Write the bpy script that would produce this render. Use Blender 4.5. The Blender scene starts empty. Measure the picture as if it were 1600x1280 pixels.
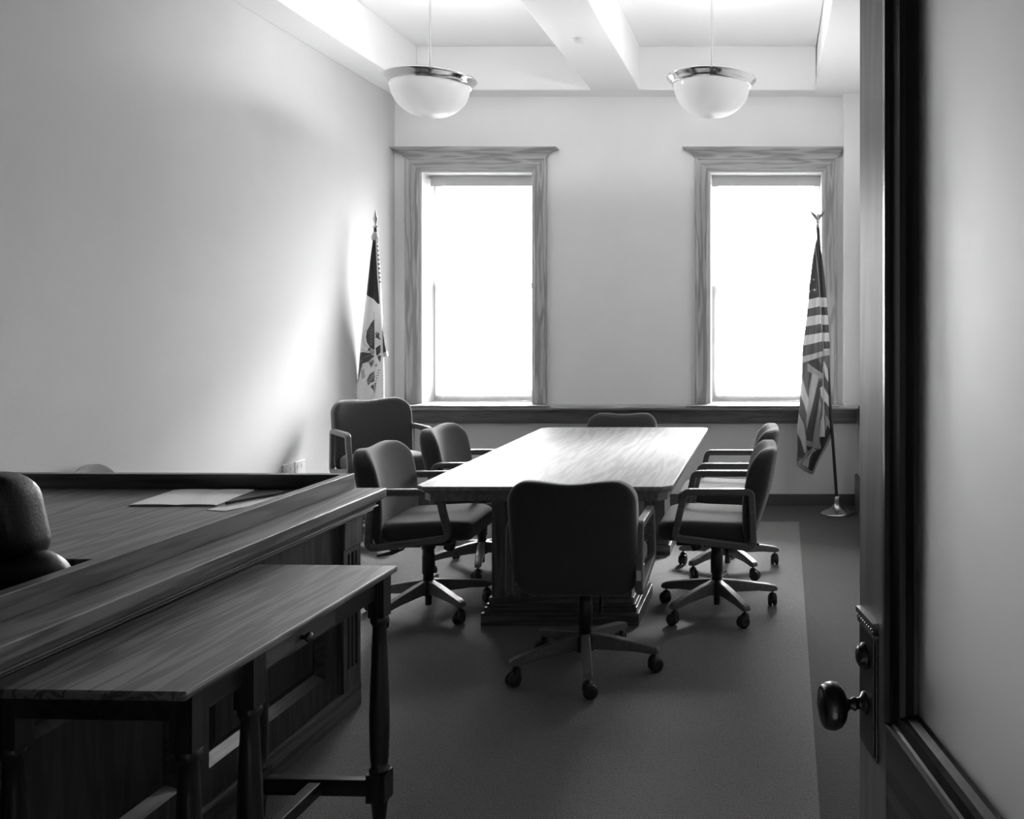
import bpy, bmesh, math, random
import numpy as np
from mathutils import Vector, Matrix
random.seed(4)
S = bpy.context.scene
COL = S.collection
PI = math.pi

# ------------------------------------------------------------------ camera, world, light, exposure
F, CX, CY, CAMZ = 1380.0, 1208.0, 503.0, 1.54
cam_d = bpy.data.cameras.new('camera')
cam_d.sensor_width = 36.0
cam_d.lens = F / 1600.0 * 36.0
cam_d.shift_x = (800.0 - CX) / 1600.0
cam_d.shift_y = (CY - 640.0) / 1600.0
cam_d.clip_start = 0.05
cam = bpy.data.objects.new('camera', cam_d)
COL.objects.link(cam)
cam.location = (0, 0, CAMZ)
cam.rotation_euler = (PI / 2, 0, 0)
S.camera = cam

SKY = 125.0
LAMP = 19.0          # watts of each pendant lamp
w = bpy.data.worlds.new('sky')
S.world = w
w.use_nodes = True
_N, _L = w.node_tree.nodes, w.node_tree.links
_tc = _N.new('ShaderNodeTexCoord'); _sx = _N.new('ShaderNodeSeparateXYZ'); _rp = _N.new('ShaderNodeValToRGB')
_mr = _N.new('ShaderNodeMapRange'); _mr.inputs['From Min'].default_value = -1; _mr.inputs['From Max'].default_value = 1
_L.new(_tc.outputs['Generated'], _sx.inputs[0]); _L.new(_sx.outputs['Z'], _mr.inputs['Value']); _L.new(_mr.outputs['Result'], _rp.inputs['Fac'])
_rp.color_ramp.elements[0].position = .40; _rp.color_ramp.elements[0].color = (.18, .18, .18, 1)     # street and ground
_rp.color_ramp.elements[1].position = .75; _rp.color_ramp.elements[1].color = (1.4, 1.4, 1.4, 1)         # overcast upper sky
_e = _rp.color_ramp.elements.new(.52); _e.color = (.28, .28, .28, 1)
_L.new(_rp.outputs['Color'], _N['Background'].inputs['Color'])
_N['Background'].inputs['Strength'].default_value = SKY
SUN = 30.0
sun_d = bpy.data.lights.new('hazy_sun', 'SUN')
sun_d.energy = SUN; sun_d.angle = math.radians(16)
sun_o = bpy.data.objects.new('hazy_sun', sun_d); COL.objects.link(sun_o)
sun_o.rotation_euler = Vector((-.30, -1.0, -.75)).to_track_quat('-Z', 'Y').to_euler()
sun_o.location = (2, 12, 6)

S.view_settings.view_transform = 'Standard'
S.view_settings.look = 'None'
S.view_settings.gamma = 1.0
S.view_settings.exposure = 0.10
S.cycles.diffuse_bounces = 8
S.cycles.max_bounces = 14
S.cycles.transparent_max_bounces = 12
S.view_settings.use_curve_mapping = False

WIN = [(-2.974, -2.006), (-0.548, 0.430)]
WZ0, WZ1 = 0.846, 2.814
for a, b in WIN:                      # sky portals in the two window openings
    ld = bpy.data.lights.new('window_portal', 'AREA')
    ld.shape = 'RECTANGLE'
    ld.size = b - a
    ld.size_y = WZ1 - WZ0
    ld.cycles.is_portal = True
    lo = bpy.data.objects.new('window_portal', ld)
    lo.location = ((a + b) / 2, 7.80, (WZ0 + WZ1) / 2)
    lo.rotation_euler = (-PI / 2, 0, 0)
    COL.objects.link(lo)

# ------------------------------------------------------------------ materials
def newmat(name):
    m = bpy.data.materials.new(name)
    m.use_nodes = True
    nt = m.node_tree
    return m, nt, nt.nodes, nt.links, nt.nodes['Principled BSDF']

def g(v):
    return (v, v, v, 1)

def ramp(nodes, p0, c0, p1, c1):
    r = nodes.new('ShaderNodeValToRGB')
    r.color_ramp.elements[0].position = p0
    r.color_ramp.elements[0].color = g(c0)
    r.color_ramp.elements[1].position = p1
    r.color_ramp.elements[1].color = g(c1)
    return r

def plain(name, v, rough=0.6, metal=0.0, spec=0.5, noise=0.0, nscale=40, bump=0.0, bscale=200, sheen=0.0, coat=0.0):
    m, nt, N, L, b = newmat(name)
    b.inputs['Base Color'].default_value = g(v)
    b.inputs['Roughness'].default_value = rough
    b.inputs['Metallic'].default_value = metal
    b.inputs['Specular IOR Level'].default_value = spec
    b.inputs['Sheen Weight'].default_value = sheen
    b.inputs['Coat Weight'].default_value = coat
    tc = N.new('ShaderNodeTexCoord')
    if noise:
        n = N.new('ShaderNodeTexNoise'); n.inputs['Scale'].default_value = nscale
        n.inputs['Detail'].default_value = 4
        L.new(tc.outputs['Object'], n.inputs['Vector'])
        r = ramp(N, .3, v * (1 - noise), .7, v * (1 + noise))
        L.new(n.outputs['Fac'], r.inputs['Fac'])
        L.new(r.outputs['Color'], b.inputs['Base Color'])
    if bump:
        n = N.new('ShaderNodeTexNoise'); n.inputs['Scale'].default_value = bscale
        L.new(tc.outputs['Object'], n.inputs['Vector'])
        bp = N.new('ShaderNodeBump'); bp.inputs['Strength'].default_value = bump
        bp.inputs['Distance'].default_value = 0.003
        L.new(n.outputs['Fac'], bp.inputs['Height'])
        L.new(bp.outputs['Normal'], b.inputs['Normal'])
    return m

def wood(name, dark, light, axis='y', rough=0.35, scale=1.0, coat=0.0, spec=0.5, fine=.62):
    """oak: long wavy cathedral grain along one axis with fine dark pores"""
    m, nt, N, L, b = newmat(name)
    tc = N.new('ShaderNodeTexCoord')
    mp = N.new('ShaderNodeMapping')
    s = [12.0 * scale] * 3
    s['xyz'.index(axis)] = 0.9 * scale
    mp.inputs['Scale'].default_value = s
    L.new(tc.outputs['Object'], mp.inputs['Vector'])
    n1 = N.new('ShaderNodeTexNoise'); n1.inputs['Scale'].default_value = 1.0
    n1.inputs['Detail'].default_value = 2; n1.inputs['Distortion'].default_value = .3
    L.new(mp.outputs['Vector'], n1.inputs['Vector'])
    mul = N.new('ShaderNodeMath'); mul.operation = 'MULTIPLY'; mul.inputs[1].default_value = 34
    L.new(n1.outputs['Fac'], mul.inputs[0])
    sn = N.new('ShaderNodeMath'); sn.operation = 'SINE'
    L.new(mul.outputs[0], sn.inputs[0])
    mr = N.new('ShaderNodeMapRange'); mr.inputs['From Min'].default_value = -1; mr.inputs['From Max'].default_value = 1
    L.new(sn.outputs[0], mr.inputs['Value'])
    mp2 = N.new('ShaderNodeMapping')
    s2 = [260.0] * 3
    s2['xyz'.index(axis)] = 9.0
    mp2.inputs['Scale'].default_value = s2
    L.new(tc.outputs['Object'], mp2.inputs['Vector'])
    n2 = N.new('ShaderNodeTexNoise'); n2.inputs['Scale'].default_value = 1.0; n2.inputs['Detail'].default_value = 2
    L.new(mp2.outputs['Vector'], n2.inputs['Vector'])
    mx = N.new('ShaderNodeMix'); mx.data_type = 'FLOAT'; mx.inputs['Factor'].default_value = fine
    L.new(mr.outputs['Result'], mx.inputs['A']); L.new(n2.outputs['Fac'], mx.inputs['B'])
    r = ramp(N, .34, dark, .62, light)
    L.new(mx.outputs['Result'], r.inputs['Fac'])
    L.new(r.outputs['Color'], b.inputs['Base Color'])
    b.inputs['Roughness'].default_value = rough
    b.inputs['Coat Weight'].default_value = coat
    b.inputs['Coat Roughness'].default_value = .15
    b.inputs['Specular IOR Level'].default_value = spec
    bp = N.new('ShaderNodeBump'); bp.inputs['Strength'].default_value = .12; bp.inputs['Distance'].default_value = .001
    L.new(mx.outputs['Result'], bp.inputs['Height']); L.new(bp.outputs['Normal'], b.inputs['Normal'])
    return m

M = {}
M['wall_left'] = plain('wall_paint_dimmed', .60, .8, noise=.02, nscale=3, bump=.15, bscale=120)  # wall paint darkened to offset the strong window light on this side
M['wall'] = plain('wall_paint_brightened', .86, .8, noise=.02, nscale=3, bump=.15, bscale=120)  # same wall paint, lightened so back and right walls look better lit
M['ceiling'] = plain('ceiling_paint', .88, .85, bump=.05)
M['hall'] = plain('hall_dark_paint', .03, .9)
M['light_cut_dark'] = plain('unseen_light_cut', .03, .6)  # near-black finish for unseen entrance-end surfaces, absorbs light to darken the foreground
for ax in 'xyz':
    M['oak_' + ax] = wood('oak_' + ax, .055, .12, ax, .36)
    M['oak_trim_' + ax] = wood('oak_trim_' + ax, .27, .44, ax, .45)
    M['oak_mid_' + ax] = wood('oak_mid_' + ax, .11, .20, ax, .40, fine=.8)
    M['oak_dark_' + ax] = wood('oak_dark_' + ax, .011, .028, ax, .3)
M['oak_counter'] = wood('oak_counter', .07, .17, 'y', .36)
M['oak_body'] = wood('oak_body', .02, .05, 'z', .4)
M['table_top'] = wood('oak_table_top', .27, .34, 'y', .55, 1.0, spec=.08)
M['chair_wood'] = wood('chair_oak', .09, .15, 'y', .38, fine=.92)
M['baseboard'] = plain('baseboard_vinyl', .10, .5)
M['fabric'] = plain('charcoal_upholstery', .05, .95, noise=.25, nscale=260, bump=.5, bscale=500, sheen=.45, spec=.15)
M['leather'] = plain('black_leather', .012, .38, bump=.25, bscale=140, spec=.5)
M['black'] = plain('black_plastic', .012, .45)
M['steel_black'] = plain('black_metal', .02, .35, metal=.3)
M['chrome'] = plain('polished_chrome', .75, .12, metal=1.0)
M['brass'] = plain('satin_brass', .5, .25, metal=1.0)
M['dark_brass'] = plain('dark_bronze', .09, .3, metal=.85, bump=.3, bscale=90)
M['white'] = plain('white_plastic', .75, .5)
M['paper'] = plain('paper', .8, .8)
M['paper_edge'] = plain('paper_edge', .25, .8)
M['reveal'] = plain('window_reveal_paint', .6, .6)
M['sash'] = plain('sash_paint', .45, .5)
M['valance'] = plain('blind_valance', .55, .7)
M['cord'] = plain('gold_cord', .5, .7)

def carpet(name, lo, hi, sc):
    m, nt, N, L, b = newmat(name)
    tc = N.new('ShaderNodeTexCoord')
    n = N.new('ShaderNodeTexNoise'); n.inputs['Scale'].default_value = sc; n.inputs['Detail'].default_value = 3
    v = N.new('ShaderNodeTexVoronoi'); v.inputs['Scale'].default_value = sc * .7
    L.new(tc.outputs['Object'], n.inputs['Vector']); L.new(tc.outputs['Object'], v.inputs['Vector'])
    a = N.new('ShaderNodeMath'); a.operation = 'ADD'
    L.new(n.outputs['Fac'], a.inputs[0]); L.new(v.outputs['Distance'], a.inputs[1])
    r = ramp(N, .55, lo, 1.2, hi)
    L.new(a.outputs[0], r.inputs['Fac']); L.new(r.outputs['Color'], b.inputs['Base Color'])
    b.inputs['Roughness'].default_value = .95
    b.inputs['Specular IOR Level'].default_value = .2
    b.inputs['Sheen Weight'].default_value = .15
    bp = N.new('ShaderNodeBump'); bp.inputs['Strength'].default_value = .8; bp.inputs['Distance'].default_value = .003
    L.new(a.outputs[0], bp.inputs['Height']); L.new(bp.outputs['Normal'], b.inputs['Normal'])
    return m
M['carpet'] = carpet('carpet_border', .028, .06, 260)
M['carpet_field'] = carpet('carpet_field', .07, .175, 240)

def blind_mat():
    m, nt, N, L, b = newmat('blind_fabric')
    N.remove(b)
    out = N['Material Output']
    d = N.new('ShaderNodeBsdfDiffuse'); d.inputs['Color'].default_value = g(.6)
    t = N.new('ShaderNodeBsdfTranslucent'); t.inputs['Color'].default_value = g(.75)
    mx = N.new('ShaderNodeMixShader'); mx.inputs['Fac'].default_value = .5
    L.new(d.outputs[0], mx.inputs[1]); L.new(t.outputs[0], mx.inputs[2])
    tr = N.new('ShaderNodeBsdfTransparent'); mx3 = N.new('ShaderNodeMixShader'); mx3.inputs['Fac'].default_value = .50   # open weave
    L.new(mx.outputs[0], mx3.inputs[1]); L.new(tr.outputs[0], mx3.inputs[2]); L.new(mx3.outputs[0], out.inputs['Surface'])
    return m
M['blind'] = blind_mat()

def pane_mat():
    m, nt, N, L, b = newmat('window_glass')
    N.remove(b)
    out = N['Material Output']
    t = N.new('ShaderNodeBsdfTransparent'); t.inputs['Color'].default_value = g(.92)
    gl = N.new('ShaderNodeBsdfGlossy'); gl.inputs['Roughness'].default_value = .02
    fr = N.new('ShaderNodeFresnel')
    mx = N.new('ShaderNodeMixShader')
    L.new(fr.outputs[0], mx.inputs['Fac']); L.new(t.outputs[0], mx.inputs[1]); L.new(gl.outputs[0], mx.inputs[2])
    L.new(mx.outputs[0], out.inputs['Surface'])
    return m
M['pane'] = pane_mat()

def frosted_mat():
    m, nt, N, L, b = newmat('frosted_glass')
    b.inputs['Base Color'].default_value = g(.95)
    b.inputs['Roughness'].default_value = .6
    b.inputs['IOR'].default_value = 1.12
    b.inputs['Transmission Weight'].default_value = 1.0
    tc = N.new('ShaderNodeTexCoord')
    n = N.new('ShaderNodeTexNoise'); n.inputs['Scale'].default_value = 500
    L.new(tc.outputs['Object'], n.inputs['Vector'])
    bp = N.new('ShaderNodeBump'); bp.inputs['Strength'].default_value = .1; bp.inputs['Distance'].default_value = .001
    L.new(n.outputs['Fac'], bp.inputs['Height']); L.new(bp.outputs['Normal'], b.inputs['Normal'])
    t = N.new('ShaderNodeBsdfTranslucent'); t.inputs['Color'].default_value = g(.95)
    mx = N.new('ShaderNodeMixShader'); mx.inputs['Fac'].default_value = .0
    L.new(b.outputs[0], mx.inputs[1]); L.new(t.outputs[0], mx.inputs[2]); L.new(mx.outputs[0], N['Material Output'].inputs['Surface'])
    return m
M['frosted'] = frosted_mat()

def bowl_mat():
    m, nt, N, L, b = newmat('opal_glass')
    N.remove(b)
    out = N['Material Output']
    d = N.new('ShaderNodeBsdfDiffuse'); d.inputs['Color'].default_value = g(.85)
    t = N.new('ShaderNodeBsdfTranslucent'); t.inputs['Color'].default_value = g(.48)
    gl = N.new('ShaderNodeBsdfGlossy'); gl.inputs['Roughness'].default_value = .12
    mx = N.new('ShaderNodeMixShader'); mx.inputs['Fac'].default_value = .5
    mx2 = N.new('ShaderNodeMixShader'); mx2.inputs['Fac'].default_value = .05
    L.new(d.outputs[0], mx.inputs[1]); L.new(t.outputs[0], mx.inputs[2])
    L.new(mx.outputs[0], mx2.inputs[1]); L.new(gl.outputs[0], mx2.inputs[2])
    L.new(mx2.outputs[0], out.inputs['Surface'])
    return m
M['bowl'] = bowl_mat()
M['bulb'] = plain('lamp_bulb', .9, .3)

def cloth_mat():
    m, nt, N, L, b = newmat('printed_flag_cloth')
    at = N.new('ShaderNodeAttribute'); at.attribute_name = 'print'
    L.new(at.outputs['Color'], b.inputs['Base Color'])
    b.inputs['Roughness'].default_value = .6
    b.inputs['Sheen Weight'].default_value = .2
    b.inputs['Specular IOR Level'].default_value = .3
    t = N.new('ShaderNodeBsdfTranslucent'); L.new(at.outputs['Color'], t.inputs['Color'])
    mx = N.new('ShaderNodeMixShader'); mx.inputs['Fac'].default_value = .4
    L.new(b.outputs[0], mx.inputs[1]); L.new(t.outputs[0], mx.inputs[2]); L.new(mx.outputs[0], N['Material Output'].inputs['Surface'])
    return m
M['flag'] = cloth_mat()

# ------------------------------------------------------------------ mesh helpers
class MB:
    def __init__(self):
        self.v, self.f, self.s = [], [], []
    def add(self, vs, fs, smooth=False, mat=None):
        o = len(self.v)
        for p in vs:
            p = Vector(p)
            if mat is not None:
                p = mat @ p
            self.v.append(tuple(p))
        for f in fs:
            self.f.append(tuple(i + o for i in f)); self.s.append(smooth)
        return self
    def box(self, x0, x1, y0, y1, z0, z1, mat=None):
        vs = [(x, y, z) for z in (z0, z1) for y in (y0, y1) for x in (x0, x1)]
        fs = [(0, 2, 3, 1), (4, 5, 7, 6), (0, 1, 5, 4), (2, 6, 7, 3), (0, 4, 6, 2), (1, 3, 7, 5)]
        return self.add(vs, fs, False, mat)
    def prism(self, pts, z0, z1, mat=None, smooth=False):
        n = len(pts)
        vs = [(p[0], p[1], z0) for p in pts] + [(p[0], p[1], z1) for p in pts]
        fs = [tuple(reversed(range(n))), tuple(range(n, 2 * n))]
        self.add(vs, fs, False, mat)
        return self.add(vs, [(i, (i + 1) % n, n + (i + 1) % n, n + i) for i in range(n)], smooth, mat)
    def lathe(self, prof, seg=40, mat=None, smooth=True, closed=False):
        """prof: list of (r,z); revolved about z"""
        vs, fs = [], []
        n = len(prof)
        for i in range(seg):
            a = 2 * PI * i / seg
            for r, z in prof:
                vs.append((r * math.cos(a), r * math.sin(a), z))
        for i in range(seg):
            j = (i + 1) % seg
            for k in range(n if closed else n - 1):
                l = (k + 1) % n
                fs.append((i * n + k, j * n + k, j * n + l, i * n + l))
        return self.add(vs, fs, smooth, mat)
    def tube(self, path, r, seg=12, closed=False, mat=None, caps=True):
        """round tube along a path; r number or list"""
        P = [Vector(p) for p in path]
        n = len(P)
        vs, fs = [], []
        up = None
        for i in range(n):
            if closed:
                t = (P[(i + 1) % n] - P[i - 1]).normalized()
            else:
                t = (P[min(i + 1, n - 1)] - P[max(i - 1, 0)]).normalized()
            if up is None:
                up = Vector((0, 0, 1)) if abs(t.z) < .9 else Vector((1, 0, 0))
            up = (up - t * up.dot(t)).normalized()
            s = t.cross(up)
            rr = r[i] if isinstance(r, (list, tuple)) else r
            for k in range(seg):
                a = 2 * PI * k / seg
                vs.append(P[i] + (up * math.cos(a) + s * math.sin(a)) * rr)
        for i in range(n if closed else n - 1):
            j = (i + 1) % n
            for k in range(seg):
                l = (k + 1) % seg
                fs.append((i * seg + k, j * seg + k, j * seg + l, i * seg + l))
        self.add(vs, fs, True, mat)
        if not closed and caps:
            self.add(vs[:seg], [tuple(range(seg))], False, mat)
            self.add(vs[-seg:], [tuple(reversed(range(seg)))], False, mat)
        return self
    def build(self, name, mat, parent=None, bevel=0.0, bseg=2, loc=None, subsurf=0):
        me = bpy.data.meshes.new(name)
        me.from_pydata([tuple(v) for v in self.v], [], self.f)
        me.polygons.foreach_set('use_smooth', self.s)
        bm = bmesh.new(); bm.from_mesh(me)
        if bevel or subsurf:
            bmesh.ops.remove_doubles(bm, verts=bm.verts, dist=1e-5)
        bmesh.ops.recalc_face_normals(bm, faces=bm.faces)
        bm.to_mesh(me); bm.free()
        me.materials.append(mat)
        o = bpy.data.objects.new(name, me)
        COL.objects.link(o)
        if parent is not None:
            o.parent = parent
        if loc is not None:
            o.location = loc
        if bevel:
            b = o.modifiers.new('bevel', 'BEVEL'); b.width = bevel; b.segments = bseg
            b.limit_method = 'ANGLE'; b.angle_limit = math.radians(40)
            b.harden_normals = False
        if subsurf:
            s = o.modifiers.new('sub', 'SUBSURF'); s.levels = subsurf; s.render_levels = subsurf
        return o

def box(name, x0, x1, y0, y1, z0, z1, mat, parent=None, bevel=0.0):
    return MB().box(x0, x1, y0, y1, z0, z1).build(name, mat, parent, bevel)

def tag(o, label, cat, group=None):
    o['label'] = label; o['category'] = cat
    if group:
        o['group'] = group
    return o

def struct(o):
    o['kind'] = 'structure'
    return o

def empty(name, loc=(0, 0, 0), rz=0.0):
    o = bpy.data.objects.new(name, None)
    COL.objects.link(o)
    o.location = loc; o.rotation_euler = (0, 0, rz)
    o.empty_display_size = .1
    return o

def copy_tree(o, parent=None):
    c = o.copy(); COL.objects.link(c); c.parent = parent
    for ch in list(o.children):
        copy_tree(ch, c)
    return c

def rrect(w2, h2, R, n=6):
    """rounded rectangle outline, half sizes w2,h2, ccw"""
    R = max(min(R, w2 - 1e-4, h2 - 1e-4), 1e-4)
    pts = []
    for cx, cz, a0 in ((w2 - R, h2 - R, 0), (-w2 + R, h2 - R, 90), (-w2 + R, -h2 + R, 180), (w2 - R, -h2 + R, 270)):
        for k in range(n + 1):
            a = math.radians(a0 + 90 * k / n)
            pts.append((cx + R * math.cos(a), cz + R * math.sin(a)))
    # subdivide the straight sides so that the pad can bend
    out = []
    m = len(pts)
    for i in range(m):
        p, q = pts[i], pts[(i + 1) % m]
        out.append(p)
        if (i + 1) % (n + 1) == 0:
            for k in range(1, 8):
                out.append((p[0] + (q[0] - p[0]) * k / 8, p[1] + (q[1] - p[1]) * k / 8))
    return out

def pad(mb, w, h, t, R, r, deform=None, crown=0.0):
    """cushion: rounded-rect outline in local (x,z), thickness t along y, edge roll radius r"""
    rings = []
    steps = 5
    outer = rrect(w / 2, h / 2, R)
    m = len(outer)
    def ring(d, y):
        return [(p[0], y, p[1]) for p in rrect(w / 2 - d, h / 2 - d, R - d * .6)]
    half = []
    for k in range(steps + 1):
        a = PI / 2 * k / steps
        d = r * (1 - math.cos(a)); y = (t / 2 - r) + r * math.sin(a) if t / 2 > r else t / 2 * math.sin(a)
        half.append(ring(d, y))
    last = half[-1]
    for k in range(1, 8):
        s = 1 - k / 8
        half.append([(p[0] * s, p[1] + crown * (1 - s * s), p[2] * s) for p in last])
    front = half
    back = [[(p[0], -p[1], p[2]) for p in rg] for rg in half]
    rings = list(reversed(back)) + front
    vs, fs = [], []
    for rg in rings:
        for p in rg:
            vs.append(Vector(deform(Vector(p))) if deform else Vector(p))
    for i in range(len(rings) - 1):
        for k in range(m):
            l = (k + 1) % m
            fs.append((i * m + k, i * m + l, (i + 1) * m + l, (i + 1) * m + k))
    fs.append(tuple(range(m)))
    fs.append(tuple(reversed(range((len(rings) - 1) * m, len(rings) * m))))
    mb.add(vs, fs, True)
    return mb

def round_path(pts, r, n=5):
    """round the corners of a closed 2D polygon"""
    out = []
    m = len(pts)
    for i in range(m):
        p0, p1, p2 = Vector(pts[i - 1]), Vector(pts[i]), Vector(pts[(i + 1) % m])
        a, b = (p0 - p1).normalized(), (p2 - p1).normalized()
        ang = math.acos(max(-1, min(1, a.dot(b))))
        d = r / math.tan(ang / 2)
        s, e = p1 + a * d, p1 + b * d
        c = p1 + (a + b).normalized() * (r / math.sin(ang / 2))
        v0, v1 = s - c, e - c
        a0 = math.atan2(v0.y, v0.x); a1 = math.atan2(v1.y, v1.x)
        da = (a1 - a0 + PI) % (2 * PI) - PI
        for k in range(n + 1):
            t = a0 + da * k / n
            out.append((c.x + r * math.cos(t), c.y + r * math.sin(t)))
    return out

def loop_frame(mb, pts, xc, wx, th, r):
    """closed flat wooden loop in the (y,z) plane, centre x xc, width wx, bar thickness th"""
    path = round_path(pts, r)
    n = len(path)
    area = sum(path[i][0] * path[(i + 1) % n][1] - path[(i + 1) % n][0] * path[i][1] for i in range(n))
    sg = 1 if area > 0 else -1
    c = .005
    prof = [(-wx / 2, -th / 2 + c), (-wx / 2 + c, -th / 2), (wx / 2 - c, -th / 2), (wx / 2, -th / 2 + c),
            (wx / 2, th / 2 - c), (wx / 2 - c, th / 2), (-wx / 2 + c, th / 2), (-wx / 2, th / 2 - c)]
    vs, fs = [], []
    for i in range(n):
        t = Vector((path[(i + 1) % n][0] - path[i - 1][0], path[(i + 1) % n][1] - path[i - 1][1])).normalized()
        nn = Vector((t.y, -t.x)) * sg
        for px, pn in prof:
            vs.append((xc + px, path[i][0] + nn.x * pn, path[i][1] + nn.y * pn))
    k = len(prof)
    for i in range(n):
        j = (i + 1) % n
        for a in range(k):
            b = (a + 1) % k
            fs.append((i * k + a, j * k + a, j * k + b, i * k + b))
    mb.add(vs, fs, False)
    return mb

def PX(px, D):
    return (px - CX) * D / F
def PZ(py, D):
    return CAMZ - (py - CY) * D / F

# ------------------------------------------------------------------ room shell
XL, XR, YB, YF = -3.18, 0.72, 7.42, 0.42
ZC, ZB = 3.79, 3.43
struct(box('floor', XL - .2, XR + .2, -2.2, YB + .4, -.12, 0, M['carpet']))
fm = MB()
fm.prism([(-2.95, .60), (.118, .60), (.198, 6.79), (-2.95, 6.79)], -.001, .003)
tag(fm.build('carpet', M['carpet_field']), 'paler inset carpet under the conference table, bordered by the darker floor', 'carpet')

wb = MB()
y0, y1 = YB, YB + .42
xs = [XL - .2, WIN[0][0], WIN[0][1], WIN[1][0], WIN[1][1], XR + .2]
for i in (0, 2, 4):
    wb.box(xs[i], xs[i + 1], y0, y1, 0, ZC + .1)
for i in (1, 3):
    wb.box(xs[i], xs[i + 1], y0, y1, 0, WZ0 - .03)
    wb.box(xs[i], xs[i + 1], y0, y1, WZ1, ZC + .1)
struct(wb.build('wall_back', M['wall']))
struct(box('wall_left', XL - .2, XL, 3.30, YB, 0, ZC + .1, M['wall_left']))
struct(box('wall_left', XL - .2, XL, YF, 3.30, 0, ZC + .1, M['light_cut_dark']))        # unseen stretch of wall, coloured dark to reduce bounce onto the foreground
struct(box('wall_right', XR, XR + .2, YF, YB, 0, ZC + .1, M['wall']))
wf = MB()
wf.box(XL - .2, -.66, .28, .42, 0, ZC + .1); wf.box(.36, XR + .2, .28, .42, 0, ZC + .1); wf.box(-.66, .36, .28, .42, 2.3, ZC + .1)
struct(wf.build('wall_front', M['light_cut_dark']))
hl = MB()
hl.box(-2.0, -1.9, -2.0, .28, 0, 2.8); hl.box(1.9, 2.0, -2.0, .28, 0, 2.8); hl.box(-2.0, 2.0, -2.1, -2.0, 0, 2.8)
hl.box(-2.0, 2.0, -2.1, .28, 2.8, 2.9)
struct(hl.build('wall_hallway', M['hall']))
struct(box('floor_hallway', XR + .2, 2.0, -2.2, .28, -.12, 0, M['carpet']))
struct(box('ceiling', XL - .2, XR + .2, 4.30, YB + .42, ZC, ZC + .15, M['ceiling']))
struct(box('ceiling', XL, XR, YF, 4.30, ZB, ZC + .15, M['light_cut_dark']))              # unseen dark slab, added to keep light off the entrance end
# plastered ceiling beams: along the left wall, between the coffers, along the right wall, and across the window wall
cb = MB()
cb.box(XL, -2.91, 4.30, YB, ZB, ZC)
cb.box(-1.49, -1.085, 4.30, 7.20, ZB, ZC)
cb.box(.35, XR, 4.30, YB, ZB, ZC)
cb.box(-2.91, .35, 7.20, YB, ZB, ZC)
struct(cb.build('ceiling_beams', M['ceiling'], bevel=.008))
struct(box('trim_1', .585, XR, 7.30, YB, WZ0, ZB, M['wall']))     # boxed pipe chase in the right corner

# window stool and apron running the whole wall
def profile_x(mb, x0, x1, prof):
    """extrude a (y,z) profile along x"""
    n = len(prof)
    vs = [(x0, p[0], p[1]) for p in prof] + [(x1, p[0], p[1]) for p in prof]
    fs = [tuple(range(n)), tuple(reversed(range(n, 2 * n)))] + [(i, n + i, n + (i + 1) % n, (i + 1) % n) for i in range(n)]
    return mb.add(vs, fs)
st = MB()
profile_x(st, XL + .002, XR - .02, [(YB, .846), (7.27, .846), (7.255, .840), (7.250, .830), (7.262, .812), (YB, .812)])
struct(st.build('trim_2', M['oak_trim_x'], bevel=.003))
sl = MB()
for a, b in WIN:
    sl.box(a - .17, b + .17 if b < 0 else b + .12, 7.235, 7.30, .8465, .853)
    sl.box(a, b, 7.30, 7.84, .8165, .853)
struct(sl.build('trim_3', M['oak_trim_x'], bevel=.002))
ap = MB()
ap.box(XL + .002, -.86, 7.365, YB, .706, .812); ap.box(-.857, XR - .02, 7.365, YB, .706, .812)
ap.box(XL + .002, XR - .02, 7.375, YB, .690, .706)
struct(ap.build('trim_4', M['oak_mid_x'], bevel=.004))
bb = MB(); bb.box(XL, XR, 7.402, YB, 0, .095)
struct(bb.build('baseboard_back', M['baseboard'], bevel=.004))
struct(box('baseboard_left', XL, XL + .018, YF, 7.402, 0, .095, M['baseboard'], bevel=.004))
struct(box('baseboard_right', XR - .018, XR, YF, 7.402, 0, .20, M['oak_y'], bevel=.004))
struct(box('trim_5', XR - .045, XR - .018, 6.55, 7.30, 0, .285, M['oak_z'], bevel=.006))

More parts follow.
